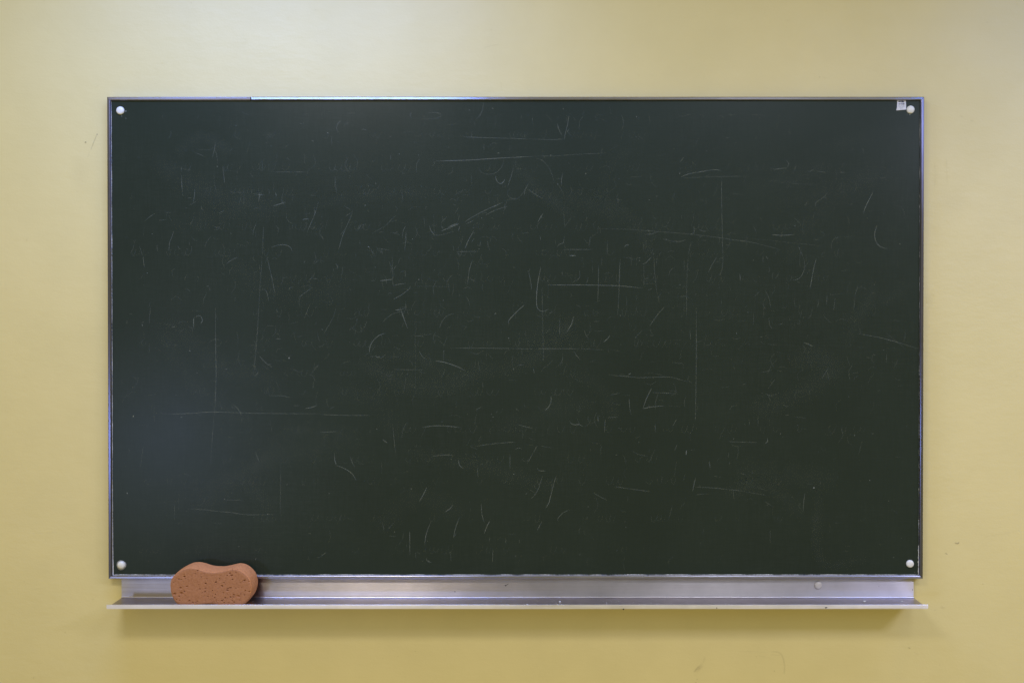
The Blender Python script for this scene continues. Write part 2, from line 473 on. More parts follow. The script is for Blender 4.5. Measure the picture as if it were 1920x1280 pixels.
# ---- chalk strokes traced on the writing surface; (zoom px of a 400x300 tile, strength)
T = {
(200,180): [([(870,372),(862,430),(845,495)],3),([(720,430),(845,432)],1),([(615,434),(650,436)],2),([(682,434),(695,440)],2),
 ([(700,450),(745,468),(785,487)],2),([(597,565),(598,605)],3),([(598,630),(602,720),(611,806)],3),([(928,560),(935,620),(943,695)],3),
 ([(706,740),(702,800),(691,852)],3),([(645,817),(682,817)],2),([(625,896),(650,897)],3),([(757,880),(760,900),(775,918)],2),
 ([(895,936),(940,918)],4),([(470,932),(522,931)],2),([(420,995),(475,990)],3),([(300,1002),(340,970),(385,940)],2),
 ([(538,1078),(520,1130),(503,1175),(498,1240)],3),([(570,1195),(575,1215),(592,1226)],3),([(660,1165),(662,1195)],2),
 ([(640,1215),(650,1240)],2),([(680,1200),(678,1245)],2),([(403,1185),(405,1240)],2),([(262,1195),(285,1275)],2),
 ([(1247,515),(1243,598)],2),([(1200,565),(1240,525)],1),([(1330,608),(1595,609)],2),([(1195,788),(1262,790)],4),
 ([(1226,770),(1216,845)],4),([(1350,773),(1358,802)],4),([(1330,881),(1380,866),(1435,847)],4),([(1420,418),(1440,400),(1458,393)],2),
 ([(1435,495),(1468,513)],2),([(1545,222),(1580,219)],3),([(1640,361),(1658,360)],3),([(1440,940),(1440,980),(1470,1015),(1510,1025)],1),
 ([(1565,992),(1590,984),(1622,986)],4),([(1697,840),(1665,945),(1625,1040),(1605,1088)],3),([(1660,880),(1668,960)],2),
 ([(1200,1020),(1180,1060),(1170,1110)],2),([(1193,1080),(1190,1130)],2),([(1257,1040),(1250,1150),(1248,1270)],2),
 ([(1320,1212),(1370,1193),(1430,1191),(1470,1210),(1486,1245)],3),([(245,492),(275,497)],2),([(1020,325),(1050,340),(1085,340)],1),
 ([(860,1075),(910,1060)],2),([(1620,797),(1675,795)],2),([(1145,620),(1180,660)],2),([(1335,690),(1338,770)],1),
 ([(980,770),(1110,772)],1),([(858,620),(862,700),(882,775)],1)],
(600,180): [([(733,132),(722,155),(735,180)],3),([(862,137),(915,132),(962,143),(965,165),(920,182),(820,187)],2),
 ([(1310,50),(1300,110),(1280,155),(1250,188)],3),([(1228,200),(1240,230),(1236,255)],2),([(170,197),(140,225),(132,265),(155,305)],3),
 ([(192,240),(228,208)],3),([(333,270),(355,267),(375,276)],3),([(92,325),(93,400)],2),([(125,358),(158,375)],2),([(553,325),(575,326)],3),
 ([(563,470),(567,515)],3),([(800,505),(775,540),(770,620)],2),([(925,521),(1180,514),(1450,497),(1707,484)],4),
 ([(1120,320),(1210,330),(1450,338),(1707,346)],3),([(1210,290),(1218,355)],2),([(1638,290),(1637,340)],2),([(1312,385),(1312,435)],3),
 ([(1355,395),(1385,378),(1425,380)],2),([(1415,457),(1440,459)],4),([(1268,570),(1290,610),(1350,628),(1410,612),(1455,565),(1475,500)],2),
 ([(1405,640),(1410,670),(1440,703),(1470,685),(1478,665)],4),([(1478,690),(1482,730)],3),([(1550,570),(1530,640),(1500,728)],3),
 ([(1505,795),(1540,822),(1590,815),(1640,750),(1665,700)],2),([(1665,705),(1640,755),(1633,800)],3),([(1660,745),(1700,770),(1707,775)],3),
 ([(445,690),(448,710)],3),([(435,740),(400,785)],2),([(130,660),(115,730)],2),([(180,780),(167,802)],3),([(195,880),(248,912)],3),
 ([(255,930),(200,965)],2),([(262,910),(245,970),(205,1060),(172,1145),(150,1230)],3),([(165,1110),(195,1070)],3),
 ([(605,955),(570,990),(520,1040),(415,1100)],2),([(370,1025),(330,1035),(300,1080)],2),([(685,1040),(665,1080),(660,1140)],3),
 ([(690,1080),(678,1240)],3),([(875,1040),(890,1080),(915,1110)],4),([(890,1035),(930,1036)],2),
 ([(1160,1010),(1200,980),(1320,915),(1400,880),(1465,850)],4),([(1165,1025),(1230,995)],3),([(1320,955),(1400,915),(1500,882)],3),
 ([(970,1082),(1080,1035),(1110,1022)],4),([(968,1040),(985,1065)],3),([(985,1000),(1015,965)],3),([(980,965),(985,1000)],3),
 ([(1025,1048),(1100,1018)],4),([(1120,1040),(1105,1082)],4),([(880,1110),(960,1113),(1080,1080)],2),([(1230,1080),(1190,1150),(1160,1220)],4),
 ([(1232,1140),(1213,1170)],3),([(1285,1155),(1278,1205)],3),([(1095,1245),(1270,1243)],3),([(1095,1247),(1125,1278)],3),
 ([(1340,1150),(1345,1200),(1360,1235)],2),([(380,1198),(410,1230),(425,1270)],2),([(470,1220),(550,1232)],3),([(490,1225),(487,1260)],3),
 ([(318,1160),(322,1190)],2),([(1060,862),(1090,878)],3),([(1370,978),(1395,980)],2),([(655,619),(680,619)],3),([(110,587),(135,589)],3),
 ([(835,811),(850,812)],3),([(5,1110),(30,1150)],3),([(1120,950),(1100,1010)],2),([(1350,800),(1355,870)],1),([(500,1115),(545,1170)],1),
 ([(1210,620),(1215,740)],1),([(910,940),(915,1130)],1),([(830,955),(840,1050)],1)],
(1000,180): [([(192,222),(205,270),(232,320)],4),([(285,155),(275,225),(258,290),(248,345)],4),([(292,265),(272,285),(305,318)],3),
 ([(0,345),(130,350),(245,346)],3),([(0,484),(200,478),(400,465),(580,458)],2),([(25,497),(70,515),(115,560),(150,630),(165,700)],2),
 ([(238,610),(225,670),(225,720)],3),([(190,662),(225,662)],2),([(205,715),(245,790)],2),([(283,530),(285,545)],3),([(0,775),(40,803),(80,818)],3),
 ([(78,940),(55,975),(35,1012)],4),([(55,965),(75,975)],3),([(676,810),(679,868)],3),([(1215,480),(1170,530)],3),([(1175,570),(1180,590)],2),
 ([(1185,648),(1240,625),(1350,605),(1430,592),(1475,592),(1500,598)],4),([(1508,632),(1506,800),(1510,1000),(1516,1280)],3),
 ([(1530,335),(1568,336)],3),([(1380,430),(1395,452)],3),([(845,170),(840,188)],3),([(500,200),(530,180)],1),([(320,170),(345,215)],1),
 ([(520,1062),(760,1068),(1000,1085),(1250,1105),(1500,1135),(1690,1165)],2),([(900,1108),(950,1103),(1000,1083)],4),([(905,1065),(935,1083)],2),
 ([(1285,1045),(1285,1095),(1250,1108)],3),([(1330,1070),(1360,1083),(1390,1078)],3),([(1040,1145),(1120,1163),(1180,1163),(1215,1150)],3),
 ([(1146,1145),(1147,1190)],2),([(728,1208),(745,1193),(768,1190)],4),([(52,1115),(60,1155)],3),([(248,1120),(238,1175),(205,1188),(190,1212)],3),
 ([(455,1135),(448,1210)],2),([(240,1228),(475,1228)],3),([(290,1277),(340,1277)],5),([(1260,1170),(1240,1270)],2),([(885,1170),(880,1240)],1),
 ([(595,1160),(590,1265)],2),([(965,1250),(955,1278)],3),([(1025,1245),(1005,1275)],3),([(1185,950),(1188,985)],2),([(980,1020),(985,1030)],3),
 ([(395,930),(403,936)],3),([(525,1040),(513,1065)],3)],
(1360,180): [([(368,565),(367,605)],2),([(380,588),(485,577)],3),([(480,510),(508,543),(485,580),(457,635)],3),([(567,555),(540,628)],3),
 ([(655,604),(685,602),(708,580)],3),([(740,605),(815,610)],3),([(915,612),(955,611)],4),([(925,548),(970,545)],2),([(405,690),(600,703),(740,710)],2),
 ([(340,680),(580,682)],1),([(360,720),(380,700)],2),([(650,655),(672,668)],2),([(818,765),(790,810),(725,850),(720,885)],3),([(798,795),(810,838)],2),
 ([(655,840),(645,872),(628,868)],2),([(1183,767),(1130,870),(1103,938)],4),([(920,770),(968,770)],3),([(1103,420),(1103,458)],3),([(1230,655),(1290,653)],2),
 ([(1213,1035),(1195,1100),(1205,1165),(1240,1205),(1297,1223)],4),([(1130,975),(1145,978)],3),([(228,1045),(253,1100)],3),
 ([(370,1110),(460,1115),(550,1108)],4),([(0,1145),(180,1165),(350,1205),(440,1230)],2),([(200,1140),(780,1200)],1),([(705,1148),(755,1151)],3),
 ([(855,1250),(850,1180),(880,1135),(920,1132)],2),([(585,1195),(600,1240),(620,1280)],3),([(790,1250),(765,1275)],3),([(550,975),(580,1000),(610,1040)],2),
 ([(165,640),(145,700)],2),([(715,920),(700,985)],1),([(280,960),(290,1010)],1),([(238,325),(255,355)],1),([(1480,1010),(1515,980)],1)],
(200,480): [([(290,0),(302,95)],3),([(960,62),(1000,30),(1055,8)],3),([(1243,0),(1235,140),(1222,320),(1205,620),(1180,900),(1165,960)],2),
 ([(1280,0),(1310,120),(1345,290)],3),([(1235,275),(1265,265),(1285,300),(1297,360)],3),([(800,241),(818,242)],4),([(350,400),(340,540)],2),
 ([(340,700),(342,775)],2),([(275,540),(305,520)],2),([(697,490),(695,580)],4),([(710,488),(735,476),(760,490),(765,520),(750,540)],4),
 ([(520,570),(550,562)],4),([(570,535),(605,522),(650,528)],3),([(585,600),(612,592)],3),([(515,708),(570,714)],2),
 ([(870,415),(872,700),(875,1000),(862,1280)],3),([(870,460),(888,510)],2),([(1222,800),(1255,835),(1295,872)],4),([(1285,873),(1318,862)],4),
 ([(1305,875),(1325,890)],3),([(1210,920),(1205,940),(1182,962)],4),([(1350,662),(1395,662)],4),([(1370,610),(1372,630)],2),
 ([(1310,1117),(1400,1117),(1470,1130)],3),([(1208,1170),(1188,1198)],3),([(1490,1197),(1548,1193)],3),([(1590,1217),(1640,1210),(1685,1192)],4),
 ([(390,1253),(480,1262),(650,1258),(850,1246),(1050,1252),(1300,1258),(1707,1260)],3),([(1005,1183),(1050,1220),(1080,1275)],3),([(995,1205),(1020,1215)],3),
 ([(1540,330),(1590,290),(1648,252)],3),([(1455,270),(1470,252),(1490,250)],3),([(1665,130),(1650,165),(1615,195)],2),([(1645,178),(1690,182)],3),
 ([(1660,65),(1700,30)],3),([(1578,55),(1588,38)],3),([(780,1110),(830,1105)],2),([(1455,810),(1464,812)],4),([(300,140),(265,190)],1),
 ([(1625,390),(1580,500)],1),([(1630,945),(1700,865)],2),([(1655,1000),(1650,1070)],2),([(1520,645),(1570,640)],2)],
(600,480): [([(125,60),(143,85),(130,103)],3),([(105,95),(108,120)],2),([(480,198),(580,186)],4),([(410,200),(428,197)],3),
 ([(578,0),(580,200)],2),([(580,200),(587,240)],3),([(587,240),(610,230),(685,218)],3),([(590,105),(608,80)],3),([(640,130),(680,115)],2),([(680,115),(683,170)],2),
 ([(720,240),(715,260),(660,305),(588,345)],4),([(602,430),(635,431),(680,418)],4),([(650,435),(675,510),(703,580)],4),([(500,530),(540,490),(600,455),(680,440)],2),
 ([(327,548),(328,610)],3),([(328,610),(360,560),(375,515)],2),([(290,515),(298,502)],4),([(10,585),(25,588)],4),
 ([(525,618),(470,635),(415,690),(397,740),(396,768)],4),([(400,802),(435,805)],3),([(440,795),(462,812),(475,800),(485,815),(520,790)],4),
 ([(128,415),(100,500),(30,620)],2),([(755,635),(830,641)],3),([(1040,738),(1160,735),(1400,737),(1707,742)],3),([(790,755),(825,810),(855,825)],3),
 ([(920,838),(1000,850),(1100,885),(1165,918)],4),([(590,905),(700,909),(830,908)],2),([(695,950),(705,938)],3),([(1220,30),(1195,110),(1180,230)],3),
 ([(1200,180),(1245,205)],3),([(1668,115),(1690,230),(1692,270)],3),([(1637,388),(1570,450),(1510,515),(1512,545)],4),
 ([(950,580),(985,510),(1030,470),(1075,462)],2),([(1105,470),(1100,510)],1),([(905,680),(910,635),(925,610)],2),([(1302,1008),(1303,1055)],3),
 ([(1350,785),(1385,825)],2),([(1580,873),(1630,868)],3),([(1548,893),(1549,912)],4),([(1255,1240),(1258,1222),(1300,1207)],3),([(1420,1235),(1407,1256)],3),
 ([(1565,1215),(1590,1238)],3),([(1635,1185),(1642,1210)],3),([(80,1222),(115,1203)],3),([(0,1265),(200,1273),(400,1272)],3),([(245,190),(300,188)],1),
 ([(760,240),(1060,245)],1),([(760,500),(765,1100)],1),([(1595,600),(1590,720)],1)],
(1000,480): [([(60,90),(35,220),(25,350),(35,420),(75,443),(120,425)],4),([(125,458),(158,442)],4),([(105,232),(300,231),(500,233),(700,239),(870,257)],4),
 ([(370,105),(368,175),(315,210)],3),([(440,165),(423,225)],3),([(522,70),(520,230),(515,360)],3),([(550,0),(543,80)],2),([(695,20),(690,120),(683,330),(675,470)],3),
 ([(783,0),(782,75)],2),([(885,70),(885,240)],2),([(965,0),(970,120),(988,290)],3),([(990,0),(985,80)],2),([(870,60),(895,58),(945,8)],4),([(915,275),(950,258)],3),
 ([(1240,0),(1230,150),(1225,500)],2),([(1205,30),(1210,120)],2),([(1470,5),(1430,70),(1400,130)],3),([(1517,0),(1515,70),(1500,140),(1480,155)],3),
 ([(1653,140),(1657,200)],4),([(1505,350),(1504,388)],3),([(1130,95),(1095,115),(1082,165)],2),([(230,120),(233,155)],3),([(385,38),(395,30)],3),
 ([(322,485),(305,545),(270,605)],4),([(212,500),(210,630)],3),([(130,580),(100,618)],2),([(485,522),(535,522)],3),([(408,585),(420,630),(445,668)],2),
 ([(560,688),(595,660),(613,632)],4),([(1052,405),(1000,460),(930,560)],3),([(880,585),(815,652)],2),([(815,653),(828,645)],4),([(0,741),(250,740),(375,742)],3),
 ([(375,742),(560,750)],2),([(322,757),(345,795),(375,828)],3),([(1304,410),(1304,700),(1302,1000),(1297,1280)],3),([(1252,590),(1260,668)],3),
 ([(600,950),(760,963),(850,972),(1000,967),(1090,967),(1150,980),(1235,1005)],3),([(760,948),(780,937)],5),([(948,1053),(905,1140),(877,1220)],4),([(877,1220),(950,1205),(1050,1197)],4),
 ([(950,1090),(1160,1100)],3),([(615,1110),(690,1097)],3),([(767,1130),(770,1200),(782,1270)],3),([(140,1118),(142,1160),(120,1210),(92,1232)],4),
 ([(40,1205),(55,1235)],2),([(345,395),(370,402),(380,420)],2),([(110,880),(160,825)],2),([(225,840),(218,880)],1),([(0,895),(8,940)],4),([(940,845),(965,847)],2),([(450,850),(500,830)],1)],
(1360,480): [([(322,0),(342,25)],3),([(345,80),(355,105),(348,135)],3),([(625,10),(635,70),(615,150),(580,185),(540,192)],3),
 ([(728,20),(705,110),(677,265)],4),([(680,105),(645,150)],2),([(905,48),(930,48)],2),([(318,280),(350,335),(363,415)],2),([(550,340),(555,390),(575,412)],2),
 ([(226,460),(227,545)],3),([(347,490),(355,550),(373,578)],3),([(425,550),(462,538)],3),([(275,645),(297,646)],3),([(450,418),(490,410)],2),
 ([(700,400),(685,470),(660,505)],2),([(745,340),(740,415)],2),([(815,310),(810,390)],2),([(880,330),(865,440)],2),([(615,430),(590,540)],1),
 ([(1060,240),(1040,310),(1028,430)],2),([(1060,620),(1130,632),(1250,655),(1380,690),(1500,728),(1550,742)],3),([(1250,580),(1330,650),(1450,750)],1),
 ([(625,690),(665,705),(690,718),(705,715)],4),([(990,705),(1008,710)],3),([(1165,292),(1195,292)],2),([(1290,790),(1287,850)],3),([(1180,787),(1205,792)],2),
 ([(285,930),(330,922),(368,910)],3),([(825,890),(800,935),(765,985)],2),([(815,920),(830,1000)],2),([(400,985),(370,1020),(335,1070)],2),
 ([(325,1098),(350,1115),(385,1113),(410,1098)],3),([(340,1115),(362,1155)],2),([(1210,1078),(1245,1072)],2),([(310,380),(305,500)],1),([(480,1270),(510,1270)],3)],
(200,780): [([(858,0),(850,120),(838,280),(830,395)],2),([(293,225),(280,320),(268,410)],2),([(985,190),(975,220)],3),([(1165,160),(1150,190)],2),([(1140,190),(1140,245)],1),
 ([(1190,280),(1205,330),(1222,368)],3),([(1078,0),(1082,50)],2),([(1320,80),(1318,120)],2),([(650,740),(750,745),(880,758),(1000,770),(1120,786),(1250,786),(1360,785)],3),
 ([(793,645),(780,680),(755,712)],2),([(925,667),(1090,672)],2),([(540,690),(545,835)],2),([(550,855),(610,860)],2),([(635,760),(645,762)],3),([(1610,940),(1635,936)],3),
 ([(1515,125),(1530,132)],3),([(1685,1130),(1705,1128)],3),([(160,612),(168,614)],4),([(460,685),(467,690)],3)],
(600,780): [([(0,128),(70,126),(135,121)],3),([(583,85),(592,180),(605,300)],3),([(500,183),(520,200),(545,215)],4),([(815,89),(900,78),(1000,77),(1125,90)],4),
 ([(895,320),(990,310),(1070,313)],3),([(1047,335),(1050,345)],4),([(1200,240),(1258,266)],3),([(1245,240),(1400,218),(1570,205)],3),([(1560,265),(1590,253),(1617,262)],3),
 ([(1580,65),(1640,83),(1700,97)],3),([(1110,350),(1115,390),(1147,418)],4),([(1520,305),(1520,420)],3),([(1260,410),(1264,490)],3),
 ([(115,295),(118,350),(132,392)],4),([(132,392),(200,420),(260,462),(290,515)],4),([(240,322),(258,370),(278,410)],3),([(855,570),(830,620),(795,683)],4),([(1062,705),(1040,740),(1003,762)],4),
 ([(1198,680),(1198,695)],3),([(1200,720),(1205,770)],1),([(1290,695),(1295,780),(1315,850)],3),([(500,850),(512,915)],3),([(600,840),(565,880),(520,925)],3),([(555,958),(610,960)],3),
 ([(718,920),(718,1040),(720,1110)],4),([(890,840),(860,910),(842,980),(840,1030)],4),([(1118,805),(1095,860),(1075,930),(1068,970)],4),([(1068,970),(1095,930)],3),
 ([(1360,838),(1340,870),(1313,937)],4),([(765,1085),(768,1140)],3),([(848,1135),(865,1162),(895,1168)],4),([(830,1145),(815,1165)],2),([(1357,970),(1355,1000)],3),
 ([(1487,980),(1487,1020)],3),([(1592,985),(1596,1010)],3),([(1382,1050),(1382,1170)],3),([(1040,1070),(1050,1160)],2),([(0,1125),(53,1085)],4),([(1645,625),(1658,613)],3),
 ([(1660,375),(1707,290)],3),([(760,245),(778,233)],2),([(515,658),(525,658)],3),([(1690,660),(1707,640)],3),([(1625,120),(1622,180)],2),([(690,1000),(695,1060)],1)],
(1000,780): [([(290,38),(305,60),(335,68),(365,65),(400,83)],4),([(437,0),(440,50)],3),([(515,0),(520,45)],4),([(575,20),(570,130)],3),([(585,12),(680,6)],3),
 ([(975,60),(977,130)],3),([(1148,20),(1110,90)],3),([(1296,0),(1296,35)],3),([(0,290),(33,233)],4),([(60,238),(150,252)],2),([(30,415),(50,435),(100,437)],4),
 ([(182,480),(150,590),(125,690),(98,735)],4),([(150,530),(148,580)],2),([(72,475),(40,580),(0,645)],3),([(0,550),(30,585)],2),([(1150,225),(1130,275)],4),
 ([(1225,270),(1222,310)],5),([(845,200),(840,218)],3),([(1408,360),(1415,415)],4),([(1565,290),(1560,330)],3),([(1572,360),(1568,385)],3),([(1560,203),(1707,207)],3),
 ([(650,562),(760,578),(935,602)],3),([(475,610),(530,640),(585,670)],3),([(1298,490),(1285,550),(1273,605)],4),([(1300,567),(1400,570),(1500,578),(1690,600)],3),
 ([(1298,630),(1340,622),(1400,620)],2),([(1600,590),(1605,665)],2),([(290,748),(240,770),(200,810),(195,840)],3),([(70,840),(30,912)],4),([(435,800),(428,825)],2),
 ([(1490,492),(1500,480)],3),([(785,275),(840,305),(915,320)],2),([(655,308),(680,310)],2),([(675,95),(705,98)],2),([(455,260),(460,275)],2)],
(1360,780): [([(262,0),(262,80)],2),([(192,30),(192,80)],2),([(150,55),(160,70)],3),([(448,130),(435,150)],3),([(335,175),(338,200),(318,220)],4),([(170,207),(255,210)],3),
 ([(118,455),(170,468)],3),([(140,600),(330,632)],2),([(635,615),(628,680),(622,765)],3),([(315,680),(380,722)],2),([(705,573),(712,576)],5),([(360,910),(358,1010)],2),
 ([(1165,138),(1190,140)],3),([(860,348),(885,330)],2),([(650,538),(700,545)],2),([(990,145),(1020,150)],1),([(430,530),(428,560)],1),([(1405,970),(1412,978)],2),([(525,645),(540,652)],3)],
}
K = 400 / 1707
LEVEL = {1: 0.022, 2: 0.042, 3: 0.066, 4: 0.100, 5: 0.26}
S = Strokes(YP - 0.0002)
for (ox, oy), L in T.items():
    for pts, lv in L:
        S.add([(ox + x * K, oy + y * K) for x, y in pts], 1.05 if lv < 4 else 1.2, LEVEL[lv] * 1.18, step=5)
# hundreds of half-wiped ticks left by earlier writing
rb = random.Random(5)
for i in range(1100):
    x = rb.uniform(230, 1700)
    y0 = min(1040, max(215, rb.gauss(560, 210)))
    if abs(x - 960) > 550 and rb.random() < 0.45:
        continue
    kind = rb.random()
    cv = rb.uniform(0.007, 0.030)
    if kind < 0.5:
        a = rb.gauss(math.radians(95), 0.28); l = rb.uniform(6, 32)
    elif kind < 0.72:
        a = rb.gauss(0, 0.12); l = rb.uniform(5, 26)
    else:
        a = rb.uniform(0, 6.28); l = rb.uniform(5, 20)
    dx, dy = l * math.cos(a), l * math.sin(a)
    bend = rb.gauss(0, 0.16) * l
    S.add([(x, y0), (x + dx / 2 - dy / l * bend, y0 + dy / 2 + dx / l * bend), (x + dx, y0 + dy)], 1.4, cv, step=5)
for row in range(15):        # rows of wiped-out handwriting: loose loops and ticks
    y0 = 250 + row * 55 + rb.uniform(-12, 12)
    x = rb.uniform(240, 520)
    xe = rb.uniform(1050, 1680)
    while x < xe:
        wl = rb.randint(3, 9)
        for k in range(wl):
            h = rb.uniform(9, 20); ww = rb.uniform(6, 12)
            if rb.random() < 0.55:
                S.add([(x, y0 - h * 0.5), (x - ww * .25, y0), (x + ww * .3, y0 + h * .35), (x + ww * .8, y0 - h * .1), (x + ww, y0 - h * .55)], 1.3, rb.uniform(0.005, 0.021), step=4)
            x += ww
        x += rb.uniform(18, 70)
for i in range(34):          # broad wiping arcs
    x, y0 = rb.uniform(260, 1600), rb.uniform(250, 1000)
    l = rb.uniform(90, 300); a = rb.gauss(0, 0.5); b_ = rb.uniform(-50, 50)
    pts = [(x, y0), (x + l / 2 * math.cos(a) - b_ * math.sin(a), y0 + l / 2 * math.sin(a) + b_ * math.cos(a)), (x + l * math.cos(a), y0 + l * math.sin(a))]
    pts = [(min(1690, max(240, p)), min(1050, max(220, q))) for p, q in pts]
    S.add(pts, rb.uniform(26, 60), rb.uniform(0.003, 0.008), True, step=12)
for i in range(3):           # long ruled ghosts
    x, y0 = rb.uniform(300, 1500), rb.uniform(260, 960)
    l = rb.uniform(60, 220)
    if rb.random() < 0.6:
        S.add([(x, y0), (x + l / 2, y0 + rb.uniform(-4, 4)), (x + l, y0 + rb.uniform(-4, 4))], 1.4, rb.uniform(0.015, 0.04), step=8)
    else:
        S.add([(x, y0), (x + rb.uniform(-4, 4), min(1060, y0 + l))], 1.4, rb.uniform(0.015, 0.04), step=8)
# chalk flecks, some round the screw caps
for (x, y0, r, c) in [(236, 208.5, 1.2, .7), (227.8, 218, 1.0, .5), (236, 222, 1.2, .18), (1706, 214.8, 1.1, .6), (1701, 214.5, .8, .4),
                      (1711, 1077, 1.0, .6), (1715, 1072, .8, .4), (1526, 914, 1.3, .7), (238.5, 924, 1.1, .5), (542, 671, 1.2, .6), (250, 780, 1.2, .6)]:
    S.blot(x, y0, r * 0.9, r * 0.9, c * 0.6, soft=False, seg=8)
for i in range(160):
    S.blot(rb.uniform(215, 1715), rb.uniform(200, 1070), rb.uniform(0.6, 1.1), rb.uniform(0.6, 1.1), rb.uniform(0.03, 0.2), soft=False, seg=6)
S.build('chalk_marks', MCHALK, panel)

# ---- crust of chalk along the inner edges of the frame
def crust_strip(p0, p1, inward, widths, y0, thick, parent):
    """irregular raised strip from p0 to p1 (x,z); widths(t) = how far it reaches inward"""
    n = len(widths) - 1
    vs, fs = [], []
    for i, wd in enumerate(widths):
        t = i / n
        x = p0[0] + (p1[0] - p0[0]) * t; z = p0[1] + (p1[1] - p0[1]) * t
        ix, iz = inward
        vs += [(x - ix * 0.0006, y0, z - iz * 0.0006), (x - ix * 0.0006, y0 - thick, z - iz * 0.0006),
               (x + ix * wd, y0 - thick * 0.6, z + iz * wd), (x + ix * wd * 1.15, y0, z + iz * wd * 1.15)]
        if i:
            a, b = 4 * (i - 1), 4 * i
            for k in range(4):
                fs.append((a + k, a + (k + 1) % 4, b + (k + 1) % 4, b + k))
    o = mesh('chalk_crust', vs, fs, MCRUST, parent)
    o['kind'] = 'stuff'
    return o

def rough_widths(n, base, amp, seed, gap=-1.0):
    r = []
    for i in range(n + 1):
        a = noise.noise((i * 0.07, seed, 0.3)) + 0.5 * noise.noise((i * 0.47, seed + 5, 0.1)) + 0.35 * noise.noise((i * 1.3, seed + 9, 0.7))
        wv = base + amp * a
        g = noise.noise((i * 0.035, seed + 20, 0))
        if g < gap:
            wv = 0.0
        r.append(max(0.00002, wv))
    return r
xi0, xi1, zi0, zi1 = X0 + RW, X1 - RW, Z0 + RW, Z1 - RW
crust_strip((xi0, zi0), (xi1, zi0), (0, 1), rough_widths(1100, 0.0006, 0.0009, 3), YP, 0.0005, panel)
ws = rough_widths(500, 0.0004, 0.0004, 13)
for i in range(60):
    ws[i] += 0.0016 * (1 - i / 60) * (0.6 + 0.6 * noise.noise((i * 0.5, 2, 2)))
crust_strip((xi0, zi0), (xi0, zi1), (1, 0), ws, YP, 0.0006, panel)
ws = rough_widths(500, 0.0001, 0.0006, 23, -0.05)
for i in range(32):
    ws[i] += 0.0015 * (0.6 + 0.7 * noise.noise((i * 0.4, 8, 2)))
crust_strip((xi1, zi0), (xi1, zi1), (-1, 0), ws, YP, 0.0005, panel)

# ---- domed screw caps
def cap(px, py, y, r, h, mat, parent, squash=1.0):
    c = at(px, py, y)
    prof = [(1.0, 0.0), (1.0, 0.22), (0.97, 0.40), (0.88, 0.62), (0.72, 0.80), (0.5, 0.92), (0.25, 0.985)]
    n = 28
    vs, fs = [], []
    for (pr, ph) in prof:
        for i in range(n):
            a = 2 * math.pi * i / n
            vs.append((c.x + r * pr * math.cos(a), y - h * ph, c.z + r * squash * pr * math.sin(a)))
    vs.append((c.x, y - h, c.z))
    for k in range(len(prof) - 1):
        for i in range(n):
            fs.append((k * n + i, k * n + (i + 1) % n, (k + 1) * n + (i + 1) % n, (k + 1) * n + i))
    b = (len(prof) - 1) * n
    for i in range(n):
        fs.append((b + i, b + (i + 1) % n, len(vs) - 1))
    return mesh('screw_cap', vs, fs, mat, parent, smooth=True)

def ring(px, py, y, r0, r1, h, mat, parent):
    c = at(px, py, y)
    n = 32
    vs, fs = [], []
    for (rr, yy) in ((r0, y), (r0, y - h), (r1 * 0.96, y - h), (r1, y - h * 0.5), (r1, y)):
        for i in range(n):
            a = 2 * math.pi * i / n
            k = 1 + 0.04 * math.sin(3 * a + 1)
            vs.append((c.x + rr * k * math.cos(a), yy, c.z + rr * k * math.sin(a)))
    for k in range(4):
        for i in range(n):
            fs.append((k * n + i, k * n + (i + 1) % n, (k + 1) * n + (i + 1) % n, (k + 1) * n + i))
    return mesh('washer', vs, fs, mat, parent, smooth=True)

YC = YP - 0.0001
cap(225.9, 207.6, YC, 0.0084, 0.0048, MCAP, board)
cap(1707, 205.8, YC, 0.0083, 0.0045, MCAP, board)
c3 = cap(227.8, 1058.2, YC - 0.001, 0.0079, 0.0056, MCAP, board)
ring(227.6, 1058.8, YC, 0.006, 0.0101, 0.0010, MCLEAR, c3)
cap(1706, 1056, YC, 0.0080, 0.0046, MCAP, board)

# ---- paper label by the upper right cap
def zl(x, y):
    return (1660 + x / 21.34, 170 + y / 21.34)
def sheet(name, poly, y, th, mat, parent, curl=None):
    P = [at(*zl(*p), y) for p in poly]
    n = len(P)
    vs = []
    for i, p in enumerate(P):
        k = curl[i] if curl else 0
        vs.append((p.x, y - th - k, p.z))
    for i, p in enumerate(P):
        vs.append((p.x, y, p.z))
    fs = [tuple(range(n)), tuple(range(n, 2 * n))] + [(i, (i + 1) % n, n + (i + 1) % n, n + i) for i in range(n)]
    return mesh(name, vs, fs, mat, parent)
label = sheet('paper_label', [(472, 372), (640, 370), (815, 372), (828, 560), (832, 735), (815, 765), (640, 785), (440, 800), (432, 770), (462, 690), (470, 540)],
              YC, 0.00025, MPAPER, board, [0, 0, 0, 0, 0.0002, 0.0003, 0.0004, 0.0010, 0.0010, 0.0004, 0.0001])
label['label'] = 'small white paper label with blurred dark blue print'
def print_bars(bars, mat):
    y = YC - 0.0009
    vs, fs = [], []
    for (x0, y0, x1, y1) in bars:
        q = [at(*zl(a, b), y) for a, b in ((x0, y0), (x1, y0), (x1, y1), (x0, y1))]
        s = len(vs)
        for dy in (0, 0.0009 - 0.0003):
            vs += [(p.x, y + dy, p.z) for p in q]
        fs += [(s, s + 1, s + 2, s + 3)] + [(s + i, s + (i + 1) % 4, s + 4 + (i + 1) % 4, s + 4 + i) for i in range(4)]
    o = mesh('printed_text', vs, fs, mat, label)
    return o
